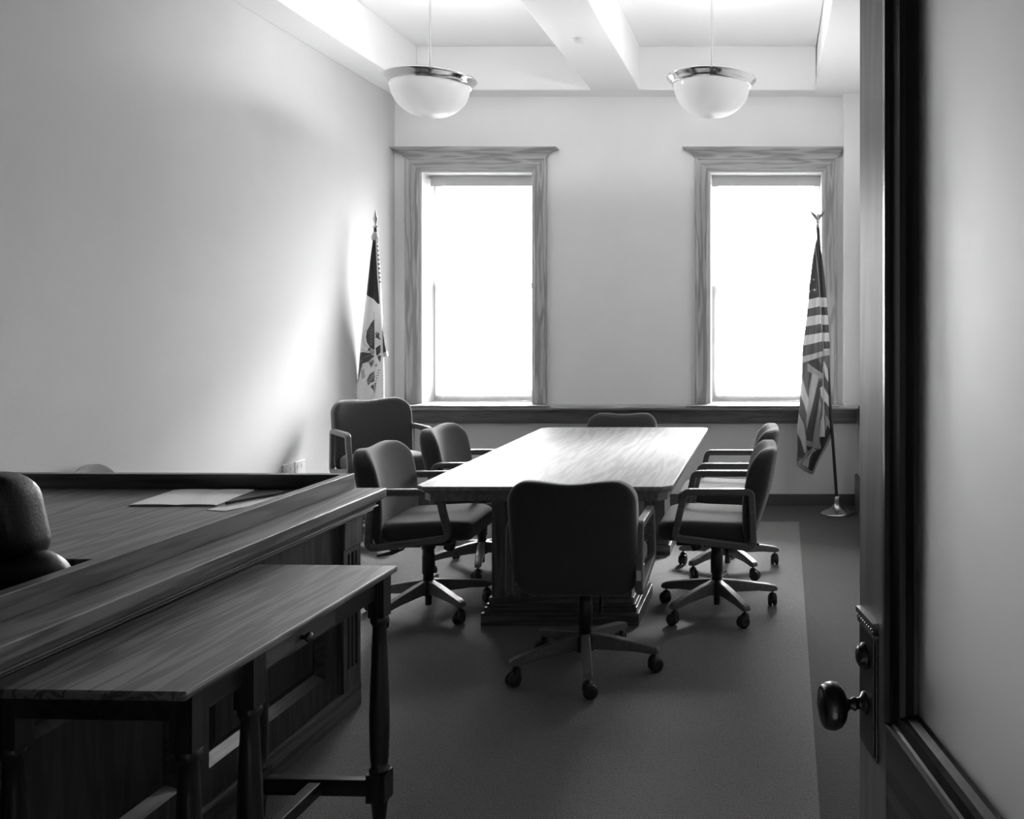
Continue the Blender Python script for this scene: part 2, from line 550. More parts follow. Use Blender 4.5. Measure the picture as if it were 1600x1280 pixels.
# ------------------------------------------------------------------ windows
def window(idx, a, b):
    w = struct(empty('window_%d' % idx, ((a + b) / 2, YB, WZ0)))
    ox, oz = (a + b) / 2, WZ0
    hw = (b - a) / 2; H = WZ1 - WZ0
    cw = .108
    # mitred casing with stepped profile
    prof = [(0, 0), (0, -.018), (.012, -.026), (.080, -.030), (.092, -.038), (cw, -.038), (cw, 0)]
    mb = MB()
    path = [(-hw, 0.007), (-hw, H), (hw, H), (hw, 0.007)]
    def off(i, d):
        x, z = path[i]
        sx = -1 if x < 0 else 1
        return (x + sx * d, z + (d if i in (1, 2) else 0))
    n = len(prof)
    vs, fs = [], []
    for i in range(4):
        for d, y in prof:
            x, z = off(i, d)
            vs.append((x, y, z))
    for i in range(3):
        mb = MB()
        fs = []
        for k in range(n):
            l = (k + 1) % n
            fs.append((i * n + k, (i + 1) * n + k, (i + 1) * n + l, i * n + l))
        fs.append(tuple(range(i * n, i * n + n))); fs.append(tuple(range(i * n + n, i * n + 2 * n)))
        used = vs[i * n:i * n + 2 * n]
        fs = [tuple(q - i * n for q in f) for f in fs]
        mb.add(used, fs)
        mb.build('head_casing' if i == 1 else 'side_casing', M['oak_trim_x' if i == 1 else 'oak_trim_z'], w)
    # crown cap with returned ends
    mb = MB()
    lay = [(.118, .040, .0), (.118, .044, .012), (.135, .058, .030), (.165, .075, .050), (.205, .105, .062), (.205, .105, .072)]
    top = H + cw
    e = hw
    ring = []
    for (ex, dy, dz) in lay:
        er = min(ex, (XR - .14 - ox - e)) if idx == 2 else ex
        ring.append([(-e - ex, 0, top + dz), (-e - ex, -dy, top + dz), (e + er, -dy, top + dz), (e + er, 0, top + dz)])
    vs = [p for r in ring for p in r]
    fs = [(0, 1, 2, 3), tuple(len(vs) - 4 + k for k in (3, 2, 1, 0))]
    for i in range(len(ring) - 1):
        for k in range(4):
            l = (k + 1) % 4
            fs.append((i * 4 + k, i * 4 + l, i * 4 + 4 + l, i * 4 + 4 + k))
    mb.add(vs, fs)
    mb.build('cornice', M['oak_trim_x'], w)
    # painted lining of the opening
    mb = MB()
    mb.box(-hw + .0, -hw + .022, .001, .40, .008, H); mb.box(hw - .022, hw, .001, .40, .008, H); mb.box(-hw + .022, hw - .022, .001, .40, H - .02, H)
    mb.build('jamb', M['reveal'], w)
    # sashes
    def sash(name, z0, z1, y0, y1, bot, topr):
        mb = MB(); s = .05; i0, i1 = -hw + .022, hw - .022
        mb.box(i0, i0 + s, y0, y1, z0, z1); mb.box(i1 - s, i1, y0, y1, z0, z1)
        mb.box(i0 + s, i1 - s, y0, y1, z0, z0 + bot); mb.box(i0 + s, i1 - s, y0, y1, z1 - topr, z1)
        o = mb.build(name, M['sash'], w, bevel=.003)
        MB().box(i0 + s, i1 - s, (y0 + y1) / 2 - .002, (y0 + y1) / 2 + .002, z0 + bot, z1 - topr).build('pane', M['pane'], o)
    mid = 1.012
    sash('lower_sash', .01, mid + .02, .27, .31, .085, .045)
    sash('upper_sash', mid - .02, H - .02, .315, .355, .045, .06)
    return w
window(1, *WIN[0]); window(2, *WIN[1])

def blind(a, b, left_gap, label):
    root = tag(empty('vertical_blind', ((a + b) / 2, YB + .19, WZ0)), label, 'blind', 'vertical blinds in the two windows')
    x0, x1 = a + .024 - (a + b) / 2 + left_gap, b - .024 - (a + b) / 2
    z1 = WZ1 - .022 - WZ0
    mb = MB(); mb.box(x0 - left_gap * .7, x1, -.035, -.028, z1 - .088, z1); mb.box(x0 - left_gap * .7, x1, -.028, .03, z1 - .03, z1)
    mb.build('valance', M['valance'], root, bevel=.002)
    n = 13
    pitch = (x1 - x0) / n
    for i in range(n):
        xc = x0 + pitch * (i + .5)
        mb = MB()
        a_ = math.radians(-12)
        hw = .0435
        vs, fs = [], []
        for k in range(7):
            u = -1 + 2 * k / 6
            bow = .004 * (1 - u * u)
            px = u * hw * math.cos(a_) - bow * math.sin(a_)
            py = u * hw * math.sin(a_) + bow * math.cos(a_)
            for z in (.012, z1 - .031):
                vs.append((xc + px, .022 + py, z))
        for k in range(6):
            fs.append((2 * k, 2 * k + 2, 2 * k + 3, 2 * k + 1))
        mb.add(vs, fs, True)
        o = mb.build('slat', M['blind'], root)
    return root
blind(*WIN[0], .035, 'white vertical blind closed in the left window, nearer the eagle flag')
blind(*WIN[1], .0, 'white vertical blind closed in the right window, behind the striped flag')

# ------------------------------------------------------------------ ceiling things
def pendant(x, y, zr, label):
    root = tag(empty('pendant_lamp', (x, y, zr)), label, 'lamp', 'pendant bowl lamps')
    top = ZC - zr
    mb = MB(); mb.tube([(0, 0, -.17), (0, 0, top - .03)], .006, 12)
    mb.build('rod', M['chrome'], root)
    MB().lathe([(0.0001, top), (.07, top), (.068, top - .02), (.02, top - .04), (.0001, top - .04)], 32).build('canopy', M['chrome'], root)
    # chrome rim: flared double band
    MB().lathe([(.240, -.030), (.252, -.034), (.258, -.022), (.266, -.010), (.282, .004), (.288, .012), (.285, .019), (.262, .020), (.246, .012), (.238, -.010)],
               72, closed=True).build('rim', M['chrome'], root)
    R, dp = .243, .205
    prof = []
    for k in range(19):
        a = PI / 2 * k / 18
        prof.append((max(R * math.sin(a) ** .92, .0001), -.028 - dp * math.cos(a) ** 1.0 + 0))
    inner = [(max(p[0] - .006, .0001), p[1] + .006) for p in reversed(prof)]
    MB().lathe(prof + inner, 64).build('glass_bowl', M['bowl'], root)
    mb = MB()
    for k in range(3):
        a = 2 * PI * k / 3 + .4
        mb.tube([(.008 * math.cos(a), .008 * math.sin(a), .0), (.245 * math.cos(a), .245 * math.sin(a), .012)], .004, 8)
    mb.build('spider_arm', M['chrome'], root)
    MB().lathe([(.0001, -.105), (.02, -.10), (.032, -.075), (.03, -.05), (.016, -.02), (.014, .0), (.0001, .0)], 20).build('bulb', M['bulb'], root)
    ld = bpy.data.lights.new('lamp_light', 'POINT')
    ld.energy = max(LAMP, .001); ld.shadow_soft_size = .04
    lo = bpy.data.objects.new('lamp_light', ld); COL.objects.link(lo)
    lo.parent = root; lo.location = (0, 0, .09)
    return root
pendant(PX(672, 5.67), 5.67, 3.085, 'left pendant lamp, white glass bowl with chrome rim hanging before the left window')
pendant(PX(1112, 5.67), 5.67, 3.085, 'right pendant lamp, white glass bowl with chrome rim hanging before the right window')
sd = MB().lathe([(.0001, ZB - .016), (.03, ZB - .016), (.042, ZB - .008), (.045, ZB), (.0001, ZB)], 32).build('smoke_detector', M['white'], None)
sd.data.transform(Matrix.Translation((-1.30, 5.91, 0)))
tag(sd, 'small flat white disc on the underside of the middle ceiling beam', 'smoke detector')

def outlet(y, label):
    o = tag(empty('wall_outlet', (XL, y, .545)), label, 'outlet', 'outlet plates low on the left wall')
    box('cover_plate', 0, .012, -.062, .062, -.06, .065, M['white'], o, bevel=.003)
    for dy in (-.028, .028):
        for dz in (-.03, .03):
            box('socket', .012, .014, dy - .014, dy + .014, dz - .012, dz + .012, M['white'], o)
outlet(5.78, 'white outlet plate low on the left wall, nearer the camera of the two')
outlet(5.92, 'white outlet plate low on the left wall, nearer the corner armchair')

# ------------------------------------------------------------------ conference table
TX0, TX1, TY0, TY1, TZ = -1.664, -.467, 4.076, 6.38, .775
tb = tag(empty('conference_table', ((TX0 + TX1) / 2, (TY0 + TY1) / 2, .0035)), 'long oak conference table with clipped corners in the middle of the room', 'table')
hx, hy = (TX1 - TX0) / 2, (TY1 - TY0) / 2
def clipped(hx, hy, c):
    return [(-hx + c, -hy), (hx - c, -hy), (hx, -hy + c), (hx, hy - c), (hx - c, hy), (-hx + c, hy), (-hx, hy - c), (-hx, -hy + c)]
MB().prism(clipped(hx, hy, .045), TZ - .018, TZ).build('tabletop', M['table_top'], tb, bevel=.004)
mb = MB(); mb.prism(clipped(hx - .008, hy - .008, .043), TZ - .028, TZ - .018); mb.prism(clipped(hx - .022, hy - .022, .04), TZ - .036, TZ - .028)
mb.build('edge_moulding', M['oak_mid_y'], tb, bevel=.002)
mb = MB()
o_, i_ = clipped(hx - .03, hy - .03, .04), clipped(hx - .055, hy - .055, .035)
for i in range(8):
    j = (i + 1) % 8
    mb.prism([o_[i], o_[j], i_[j], i_[i]], TZ - .072, TZ - .036)
mb.build('apron', M['oak_mid_y'], tb)
ox, oy = (TX0 + TX1) / 2, (TY0 + TY1) / 2
for ya, yb in ((4.50, 4.93), (5.86, 6.17)):
    p = MB()
    xa, xb = -1.435 - ox, -.720 - ox
    p.box(xa, xb, ya - oy, yb - oy, .12, TZ - .036)
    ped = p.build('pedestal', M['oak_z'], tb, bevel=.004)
    q = MB()
    q.box(xa - .012, xb + .012, ya - .012 - oy, yb + .012 - oy, .105, .135)
    q.box(xa - .022, xb + .022, ya - .022 - oy, yb + .022 - oy, .090, .105)
    q.box(xa - .030, xb + .030, ya - .030 - oy, yb + .030 - oy, .065, .090)
    q.box(xa - .042, xb + .042, ya - .042 - oy, yb + .042 - oy, .0, .065)
    q.build('plinth', M['oak_x'], tb, bevel=.004)

# ------------------------------------------------------------------ office chairs
def make_chair(base_deg, label, group, drop=0.0, tag_plate=False):
    """swivel armchair, faces local +y. drop raises (+) or lowers (-) the upper part on its gas column"""
    root = tag(empty('office_chair'), label, 'chair', group)
    dz = drop
    # seat cushion
    mb = MB()
    def dseat(p):       # pad lies flat: pad-z -> y, pad-y -> z
        y = p.z + .055
        z = .475 + dz + p.y
        t = (y - .055) / .235
        z += .02 * max(0, t) ** 2 * 0 - .022 * max(0, t) ** 3
        if p.y > 0:
            z -= .012 * math.exp(-((p.x / .16) ** 2 + ((y - .02) / .15) ** 2))
        return (p.x, y, z + .02 * (t * .5))
    pad(mb, .485, .47, .105, .07, .038, dseat, .006)
    mb.build('seat', M['fabric'], root)
    # backrest with forward wings and a two-lobed top edge
    mb = MB()
    H = .50
    def dback(p):
        u = p.x / .265
        v = (p.z + H / 2) / H
        v = max(0, min(1, v))
        lobe = .0065 * (1 - math.cos(2.0 * PI * min(1, abs(u) * .78))) / 2 * 2 * v ** 4
        z = .385 + dz + v * H + lobe - .012 * v ** 4
        lean = -.175 - .115 * v ** 1.15                      # rearward lean of the pad centre
        thick = .30 + 1.0 * math.sin(PI * min(1, v * .72 + .08)) ** 1.3
        s = (p.y / .055)                                     # -1 back face .. +1 front face
        front = lean + .030 * thick + (.105 * abs(u) ** 2.2) * (v * (1.30 - .60 * v))
        back = lean - .038 * thick - .004 + (.030 * abs(u) ** 3)
        # pinch to a roll at the rim
        y = back + (front - back) * (s + 1) / 2
        return (p.x, y, z)
    pad(mb, .53, H, .11, .088, .030, dback, 0)
    mb.build('backrest', M['fabric'], root)
    # arm loops
    for s in (-1, 1):
        mb = MB()
        pts = [(-.203, .402 + dz), (.197, .452 + dz), (.143, .683 + dz), (-.192, .683 + dz)]
        loop_frame(mb, pts, s * .270, .034, .034, .028)
        arm = mb.build('arm_loop', M['chair_wood'], root)
        m2 = MB(); m2.box(s * .252 - .012, s * .252 + .012, -.03, .05, .405 + dz, .435 + dz)
        m2.build('bracket', M['steel_black'], arm)
        if tag_plate and s == 1:
            MB().box(.261, .279, -.2205, -.2155, .458 + dz, .500 + dz).build('inventory_sticker', M['white'], arm)
    # seat pan, mechanism, tilt knob, lever
    mb = MB(); mb.box(-.24, .24, -.13, .19, .405 + dz, .424 + dz); mb.box(-.06, .06, -.10, .13, .375 + dz, .405 + dz)
    mb.build('seat_pan', M['steel_black'], root, bevel=.006)
    mb = MB(); mb.lathe([(.0001, 0), (.020, 0), (.026, .01), (.029, .05), (.026, .062), (.0001, .065)], 20,
                        mat=Matrix.Translation((0, .125, .385 + dz)) @ Matrix.Rotation(math.radians(160), 4, 'X'))
    mb.build('tilt_knob', M['black'], root)
    mb = MB(); mb.tube([(.05, -.03, .392 + dz), (.08, -.075, .388 + dz), (.09, -.10, .352 + dz), (.10, -.15, .338 + dz), (.11, -.225, .324 + dz)],
                       [.005, .005, .005, .011, .006], 10)
    mb.build('lever', M['black'], root)
    mb = MB()
    mb.lathe([(.0001, .10), (.027, .10), (.027, .20), (.033, .205), (.033, .30), (.030, .305), (.030, .33 + dz), (.036, .335 + dz), (.036, .375 + dz), (.0001, .375 + dz)], 28)
    mb.lathe([(.0001, .035), (.017, .035), (.017, .10)], 20)
    mb.build('gas_column', M['steel_black'], root)
    # five wooden legs, casters
    hub = MB().lathe([(.028, .088), (.042, .092), (.045, .15), (.036, .165), (.028, .168)], 28).build('hub', M['steel_black'], root)
    for k in range(5):
        a = math.radians(base_deg + 72 * k)
        R = Matrix.Rotation(a, 4, 'Z')
        mb = MB()
        sec = [(.030, .168, .098, .019), (.10, .158, .098, .021), (.22, .136, .094, .021), (.300, .119, .084, .021), (.322, .112, .086, .019), (.330, .103, .088, .016)]
        vs, fs = [], []
        c = .005
        for r_, zt, zb, hw in sec:
            for y, z in ((-hw, zb + c), (-hw + c, zb), (hw - c, zb), (hw, zb + c), (hw, zt - c), (hw - c, zt), (-hw + c, zt), (-hw, zt - c)):
                vs.append((r_, y, z))
        for i in range(len(sec) - 1):
            for q in range(8):
                p = (q + 1) % 8
                fs.append((i * 8 + q, i * 8 + p, i * 8 + 8 + p, i * 8 + 8 + q))
        fs.append(tuple(range(8))); fs.append(tuple(range(len(sec) * 8 - 8, len(sec) * 8)))
        mb.add(vs, fs, False, R)
        leg = mb.build('leg', M['chair_wood'], root)
        # twin wheel caster, randomly swivelled
        b = random.uniform(0, 2 * PI)
        C = R @ Matrix.Translation((.305, 0, .0)) @ Matrix.Rotation(b, 4, 'Z')
        mb = MB()
        mb.tube([(0, 0, .05), (0, 0, .088)], .006, 10, mat=C)
        wheel = [(.0001, -.020), (.016, -.025), (.026, -.023), (.031, -.016), (.031, -.004), (.020, -.003), (.020, .003), (.031, .004), (.031, .016), (.026, .023), (.016, .025), (.0001, .023)]
        mb.lathe(wheel, 20, mat=C @ Matrix.Translation((.012, 0, .0315)) @ Matrix.Rotation(PI / 2, 4, 'X'))
        mb.lathe([(.0001, .076), (.014, .074), (.022, .062), (.024, .040)], 14, mat=C)
        mb.build('caster', M['black'], leg)
    return root

def place(c, x, y, deg):
    c.location = (x, y, .0035)
    c.rotation_euler = (0, 0, math.radians(deg))
def ch(x, y, face_deg, base_world_deg, label, group='swivel chairs round the conference table', drop=0.0, tp=False):
    """face_deg: world heading of the chair's front (0 = +x, 90 = +y)"""
    rot = face_deg - 90
    c = make_chair(base_world_deg - rot, label, group, drop, tp)
    place(c, x, y, rot)
    return c
ch(-.83, 3.895, 90, 284, 'dark swivel chair in front of the table, its black back to the camera', tp=True)
ch(-.30, 4.70, 180, 85.5, 'nearer of the two swivel chairs on the right side of the table')
ch(-.285, 5.50, 180, 87, 'farther of the two swivel chairs on the right side of the table')
ch(-1.83, 4.69, 2, -111, 'nearer of the two swivel chairs on the left side of the table')
ch(-1.82, 5.52, 0, 212, 'farther of the two swivel chairs on the left side of the table')
ch(-1.16, 6.555, -90, 90, 'swivel chair at the far head of the table below the windows, only its top visible', drop=-.055)
ch(-2.71, 6.13, -48, 20, 'swivel armchair in the far left corner below the eagle flag', 'swivel chairs away from the table', drop=.10)
ch(-2.79, 4.02, 30, 50, 'chair behind the counter by the left wall, only a rounded top showing', 'swivel chairs away from the table', drop=.0)

# ------------------------------------------------------------------ black leather executive chair inside the counter
ex = tag(empty('executive_chair', (-2.195, 2.50, 0.0035), 0), 'black leather high back chair cut by the left edge, inside the counter', 'chair')
def cush(name, w, h, t, zc, yc, lean, R=.08, r=.05, fat=0):
    mb = MB()
    def d(p):
        u = p.x / (w / 2)
        y = yc + p.y + lean * (p.z) + .05 * abs(u) ** 2.2
        return (p.x * (1 + fat * (p.z / h)), y, zc + p.z)
    pad(mb, w, h, t, R, r, d, .01)
    return mb.build(name, M['leather'], ex)
cush('headrest', .50, .25, .12, 1.02, -.215, -.15, .065, .042, -.10)
cush('backrest', .60, .40, .13, .735, -.165, -.13, .08, .06)
mb = MB()
def dse(p):
    return (p.x, p.z + .06, .475 + p.y - .03 * max(0, p.z / .25) ** 3)
pad(mb, .52, .50, .12, .09, .05, dse, .008)
mb.build('seat', M['leather'], ex)
for s in (-1, 1):
    mb = MB()
    pad(mb, .07, .30, .045, .03, .02, lambda p: (p.x + s * .285, p.z + .04, .66 + p.y), 0)
    arm = mb.build('armrest', M['leather'], ex)
    m2 = MB(); m2.tube([(s * .285, .06, .64), (s * .285, .06, .50), (s * .25, .05, .42), (s * .1, .04, .40)], .016, 12)
    m2.build('arm_support', M['black'], arm)
mb = MB(); mb.lathe([(.0001, .04), (.028, .04), (.028, .25), (.022, .26), (.022, .40), (.07, .41), (.07, .42), (.0001, .42)], 24)
mb.build('gas_column', M['steel_black'], ex)
for k in range(5):
    a = math.radians(18 + 72 * k)
    R = Matrix.Rotation(a, 4, 'Z')
    mb = MB()
    mb.tube([(.02, 0, .13), (.15, 0, .115), (.29, 0, .085), (.31, 0, .08)], [.026, .022, .018, .012], 12, mat=R)
    leg = mb.build('leg', M['black'], ex)
    m2 = MB(); m2.lathe([(.0001, -.022), (.02, -.02), (.0275, -.012), (.0275, .012), (.02, .02), (.0001, .022)], 18,
                        mat=R @ Matrix.Translation((.30, 0, .0285)) @ Matrix.Rotation(PI / 2, 4, 'X'))
    m2.build('caster', M['black'], leg)

# ------------------------------------------------------------------ bench / counter
BX, BY = -1.574, 3.60
bn = tag(empty('counter_bench', (BX, BY, .0035), -.0203), 'large oak counter with raised rail and panelled front filling the left foreground', 'counter')
ZL, ZR = .860, .919
XW = -1.575           # towards the left wall
YN = -2.95           # towards the camera
mb = MB()
mb.box(-.19, 0, YN, 0, ZL - .038, ZL)
mb.box(XW, -.19, -1.09, 0, ZL - .038, ZL)
mb.build('countertop', M['oak_counter'], bn, bevel=.004)
mb = MB(); mb.prism([(-.133, YN), (-.133, 0), (-.171, -.038), (-.171, YN)], ZL, ZR)
mb.build('rail', M['oak_y'], bn, bevel=.002)
mb = MB(); mb.prism([(-.133, 0), (-1.60, 0), (-1.60, -.038), (-.171, -.038)], ZL, ZR)
mb.build('rail', M['oak_x'], bn, bevel=.002)
mb = MB()
def lay(inset, z0, z1):
    mb.prism([(-inset, YN), (-inset, -inset), (XW, -inset), (XW, -inset - .05), (-.19, -inset - .05), (-.19, YN)], z0, z1)
z = ZL - .038
lay(.010, z - .007, z)
lay(.030, z - .026, z - .007)
lay(.024, z - .032, z - .026)
lay(.044, z - .040, z - .032)
lay(.038, z - .045, z - .040)
lay(.056, z - .056, z - .045)
mb.build('cornice_moulding', M['oak_y'], bn, bevel=.0012)
z = ZL - .094
# body boards
mb = MB()
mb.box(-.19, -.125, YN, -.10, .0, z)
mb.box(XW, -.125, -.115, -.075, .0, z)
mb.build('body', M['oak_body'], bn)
# framed panels along the aisle side
fr = MB(); fieldm = MB(); bead = MB()
def panel(y0, y1, z0, z1):
    # field board proud, with bevelled lower and side mouldings around it
    x0, x1 = -.125, -.108
    fieldm.add([(x0 + .002, y0 + .03, z0 + .03), (x0 + .002, y1 - .03, z0 + .03), (x0 + .002, y1 - .03, z1 - .03), (x0 + .002, y0 + .03, z1 - .03),
                (x1 - .003, y0 + .055, z0 + .055), (x1 - .003, y1 - .055, z0 + .055), (x1 - .003, y1 - .055, z1 - .055), (x1 - .003, y0 + .055, z1 - .055)],
               [(4, 5, 6, 7), (0, 1, 5, 4), (1, 2, 6, 5), (2, 3, 7, 6), (3, 0, 4, 7)])
    a = [(y0, z0), (y1, z0), (y1, z1), (y0, z1)]
    b = [(y0 + .028, z0 + .028), (y1 - .028, z0 + .028), (y1 - .028, z1 - .028), (y0 + .028, z1 - .028)]
    for i in range(4):
        j = (i + 1) % 4
        bead.add([(-.094, *a[i]), (-.094, *a[j]), (-.122, *b[j]), (-.122, *b[i])], [(0, 1, 2, 3)])
ps = [(-.96, -.30), (-1.74, -1.08), (-2.52, -1.86)]
zz0, zz1 = .200, .62
yprev = -.215
for (a, b) in ps:
    fr.box(-.125, -.094, b, yprev, .10, z)
    fr.box(-.125, -.094, a, b, .10, zz0); fr.box(-.125, -.094, a, b, zz1, z)
    panel(a, b, zz0, zz1)
    yprev = a
fr.box(-.125, -.094, YN, yprev, .10, z)
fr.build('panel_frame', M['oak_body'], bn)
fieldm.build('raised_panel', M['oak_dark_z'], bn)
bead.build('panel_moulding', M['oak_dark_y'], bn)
mb = MB(); mb.box(-.125, -.078, YN, -.062, 0, .10); mb.box(XW, -.078, -.075, -.05, 0, .10)
mb.build('plinth', M['oak_y'], bn, bevel=.008)
# corner pilaster: cap block, fluted shaft
mb = MB(); mb.box(-.125, -.068, -.205, -.060, .655, z)
mb.build('pilaster_cap', M['oak_z'], bn, bevel=.003)
pil = MB()
pil.box(-.125, -.090, -.200, -.066, .10, .655)
ys = [-.200, -.171, -.152, -.142, -.123, -.113, -.094, -.066]
for i in (0, 2, 4, 6):
    pil.box(-.0899, -.076, ys[i], ys[i + 1], .10, .655)
for i in (1, 3, 5):
    yc, hw = (ys[i] + ys[i + 1]) / 2, (ys[i + 1] - ys[i]) / 2
    pts = [(ys[i], .635), (ys[i], .655), (ys[i + 1], .655), (ys[i + 1], .635)]
    arc = [(yc + hw * math.cos(t), .625 + hw * math.sin(t)) for t in [PI * k / 8 for k in range(9)]]
    poly = [(ys[i + 1], .655), (ys[i], .655)] + [(p[0], p[1]) for p in reversed(arc)]
    n = len(poly)
    vs = [(-.0899, p[0], p[1]) for p in poly] + [(-.076, p[0], p[1]) for p in poly]
    pil.add(vs, [tuple(range(n)), tuple(range(n, 2 * n))] + [(q, (q + 1) % n, n + (q + 1) % n, n + q) for q in range(n)])
    pil.box(-.0899, -.076, ys[i], ys[i + 1], .10, .18)
pil.build('fluted_pilaster', M['oak_z'], bn)

# papers on the counter
bk = tag(empty('open_booklet', (-2.19, 3.40, ZL + .0042)), 'open white booklet lying flat on the counter', 'booklet')
def page(name, x0, x1, y0, y1, skew, up, dz=0.0):
    vs, fs = [], []
    n = 12
    for k in range(n + 1):
        t = k / n
        x = x0 + (x1 - x0) * t
        zz = up * math.sin(PI * (t if x1 > x0 else t)) ** .7 if up else 0
        h = .002 + dz + zz
        for y in (y0, y1):
            sx = skew * (y - y0)
            vs += [(x + sx, y, .001), (x + sx, y, h)]
    for k in range(n):
        a = k * 4; b = a + 4
        fs += [(a + 1, a + 3, b + 3, b + 1), (a, b, b + 2, a + 2), (a, a + 1, b + 1, b), (a + 2, b + 2, b + 3, a + 3)]
    fs += [(0, 2, 3, 1), (n * 4, n * 4 + 1, n * 4 + 3, n * 4 + 2)]
    return MB().add(vs, fs, False).build(name, M['paper'], bk)
page('left_page', -.175, 0.0, -.16, .13, -.10, .003, .002)
page('right_page', .0, .145, -.16, .13, -.10, .003, .002)
sh = MB()
pts = [(-2.035, 3.17), (-1.955, 3.15), (-1.82, 3.44), (-1.95, 3.45)]
sh.prism(pts, 0, .0015)
o = sh.build('paper_sheet', M['paper']); o.location = (0, 0, ZL + .0042)
tag(o, 'loose white paper sheet on the counter against the rail', 'paper')
pn = MB(); pn.tube([(-2.01, 3.245, ZL + .0135), (-1.93, 3.42, ZL + .0135), (-1.915, 3.455, ZL + .0135)], [.006, .007, .003], 10)
o = pn.build('pen', M['black']); tag(o, 'dark pen lying between the open booklet and the paper sheet', 'pen')

# ------------------------------------------------------------------ side table in front of the counter
sx, sy = -1.174, 2.764
stb = tag(empty('writing_table', (sx, sy, .0035), -.034), 'narrow dark oak table with turned legs and one drawer, against the counter', 'table')
TL, TW = .952, .448
ZT = .775
mb = MB(); mb.box(-TW, 0, -TL, 0, ZT - .020, ZT)
mb.build('tabletop', wood('oak_side_top', .07, .19, 'y', .36, 1.5), stb, bevel=.006)
mb = MB()
ax = -.032
mb.box(ax - .02, ax, -TL + .08, -.08, .69, ZT - .020)
mb.box(-TW + .03, -TW + .05, -TL + .08, -.08, .69, ZT - .020)
mb.box(-TW + .05, ax - .02, -.075, -.055, .69, ZT - .020); mb.box(-TW + .05, ax - .02, -TL + .055, -TL + .075, .69, ZT - .020)
mb.build('apron', M['oak_dark_y'], stb, bevel=.002)
mb = MB(); mb.box(ax, ax + .010, -.66, -.33, .70, ZT - .026)
dr = mb.build('drawer', M['oak_y'], stb, bevel=.002)
MB().lathe([(.0001, 0), (.006, 0), (.006, .010), (.012, .016), (.014, .022), (.010, .028), (.0001, .030)], 20,
           mat=Matrix.Translation((ax + .010, -.495, .726)) @ Matrix.Rotation(PI / 2, 4, 'Y')).build('knob', M['dark_brass'], dr)
legprof = [(.0001, .0), (.016, 0), (.020, .010), (.024, .06), (.026, .072)]
shaft = [(.026, .158), (.030, .162), (.030, .168), (.023, .172), (.027, .20), (.029, .28), (.029, .34), (.026, .44), (.022, .54), (.019, .605), (.024, .612), (.027, .620), (.027, .628), (.024, .634)]
for (lx, ly) in ((-.032, -.055), (-.032, -.69), (-.032, -TL + .055), (-TW + .035, -.055), (-TW + .035, -TL + .055)):
    mb = MB()
    T = Matrix.Translation((lx, ly, 0))
    mb.lathe(legprof, 24, mat=T)
    mb.lathe(shaft, 24, mat=T)
    mb.box(-.029, .029, -.029, .029, .072, .158, mat=T)
    mb.box(-.024, .024, -.024, .024, .634, ZT - .020, mat=T)
    mb.build('leg', M['oak_dark_z'], stb)
mb = MB()
for ly in (-.055, -TL + .055):
    mb.box(-TW + .064, -.061, ly - .016, ly + .016, .085, .135)
mb.box(-TW / 2 - .02, -TW / 2 + .02, -TL + .071, -.071, .09, .13)
mb.build('stretcher', M['oak_dark_x'], stb, bevel=.004)

# ------------------------------------------------------------------ open door with frosted glass
dr_ang = math.atan2(-1.0, .198)
dz_ = (.133, 1.36)
d1 = struct(empty('door_1', (dz_[0], dz_[1], 0), dr_ang))
T_ = .045
mb = MB()
mb.box(0, .130, 0, T_, .012, 2.22); mb.box(.80, .93, 0, T_, .012, 2.22)
mb.build('stile', wood('door_stile', .22, .28, 'z', .42), d1, bevel=.002)
mb = MB(); mb.box(.130, .80, 0, T_, 2.12, 2.22); mb.box(.130, .80, 0, T_, .012, .978)
mb.build('door_rail', wood('door_rail', .03, .11, 'x', .35), d1, bevel=.001)
# stepped glazing moulding, both faces
mb = MB()
gx0, gx1, gz0, gz1 = .130, .80, .978, 2.12
steps = [(0, .000, .004), (.010, -.006, .006), (.024, .000, .010), (.045, .006, .012), (.056, .010, .014)]
prof = [(0, .0), (.004, -.007), (.016, -.008), (.020, -.002), (.024, .001), (.042, .004), (.046, .000), (.052, .001), (.056, .008), (.066, .016), (.070, .0225)]
def mould(flip):
    vs, fs = [], []
    n = len(prof)
    for i, (cx, cz, sx_, sz_) in enumerate(((gx0, gz0, 1, .6), (gx1, gz0, -1, .6), (gx1, gz1, -1, -1), (gx0, gz1, 1, -1))):
        for d, y in prof:
            yy = y if not flip else T_ - y
            vs.append((cx + sx_ * d, yy, cz + sz_ * d))
    for i in range(4):
        j = (i + 1) % 4
        for k in range(n - 1):
            fs.append((i * n + k, j * n + k, j * n + k + 1, i * n + k + 1))
    mb.add(vs, fs)
mould(False); mould(True)
mb.build('glazing_moulding', M['oak_dark_z'], d1)
MB().box(gx0 + .052, gx1 - .052, .0205, .0245, gz0 + .03, gz1 - .05).build('frosted_pane', M['frosted'], d1)
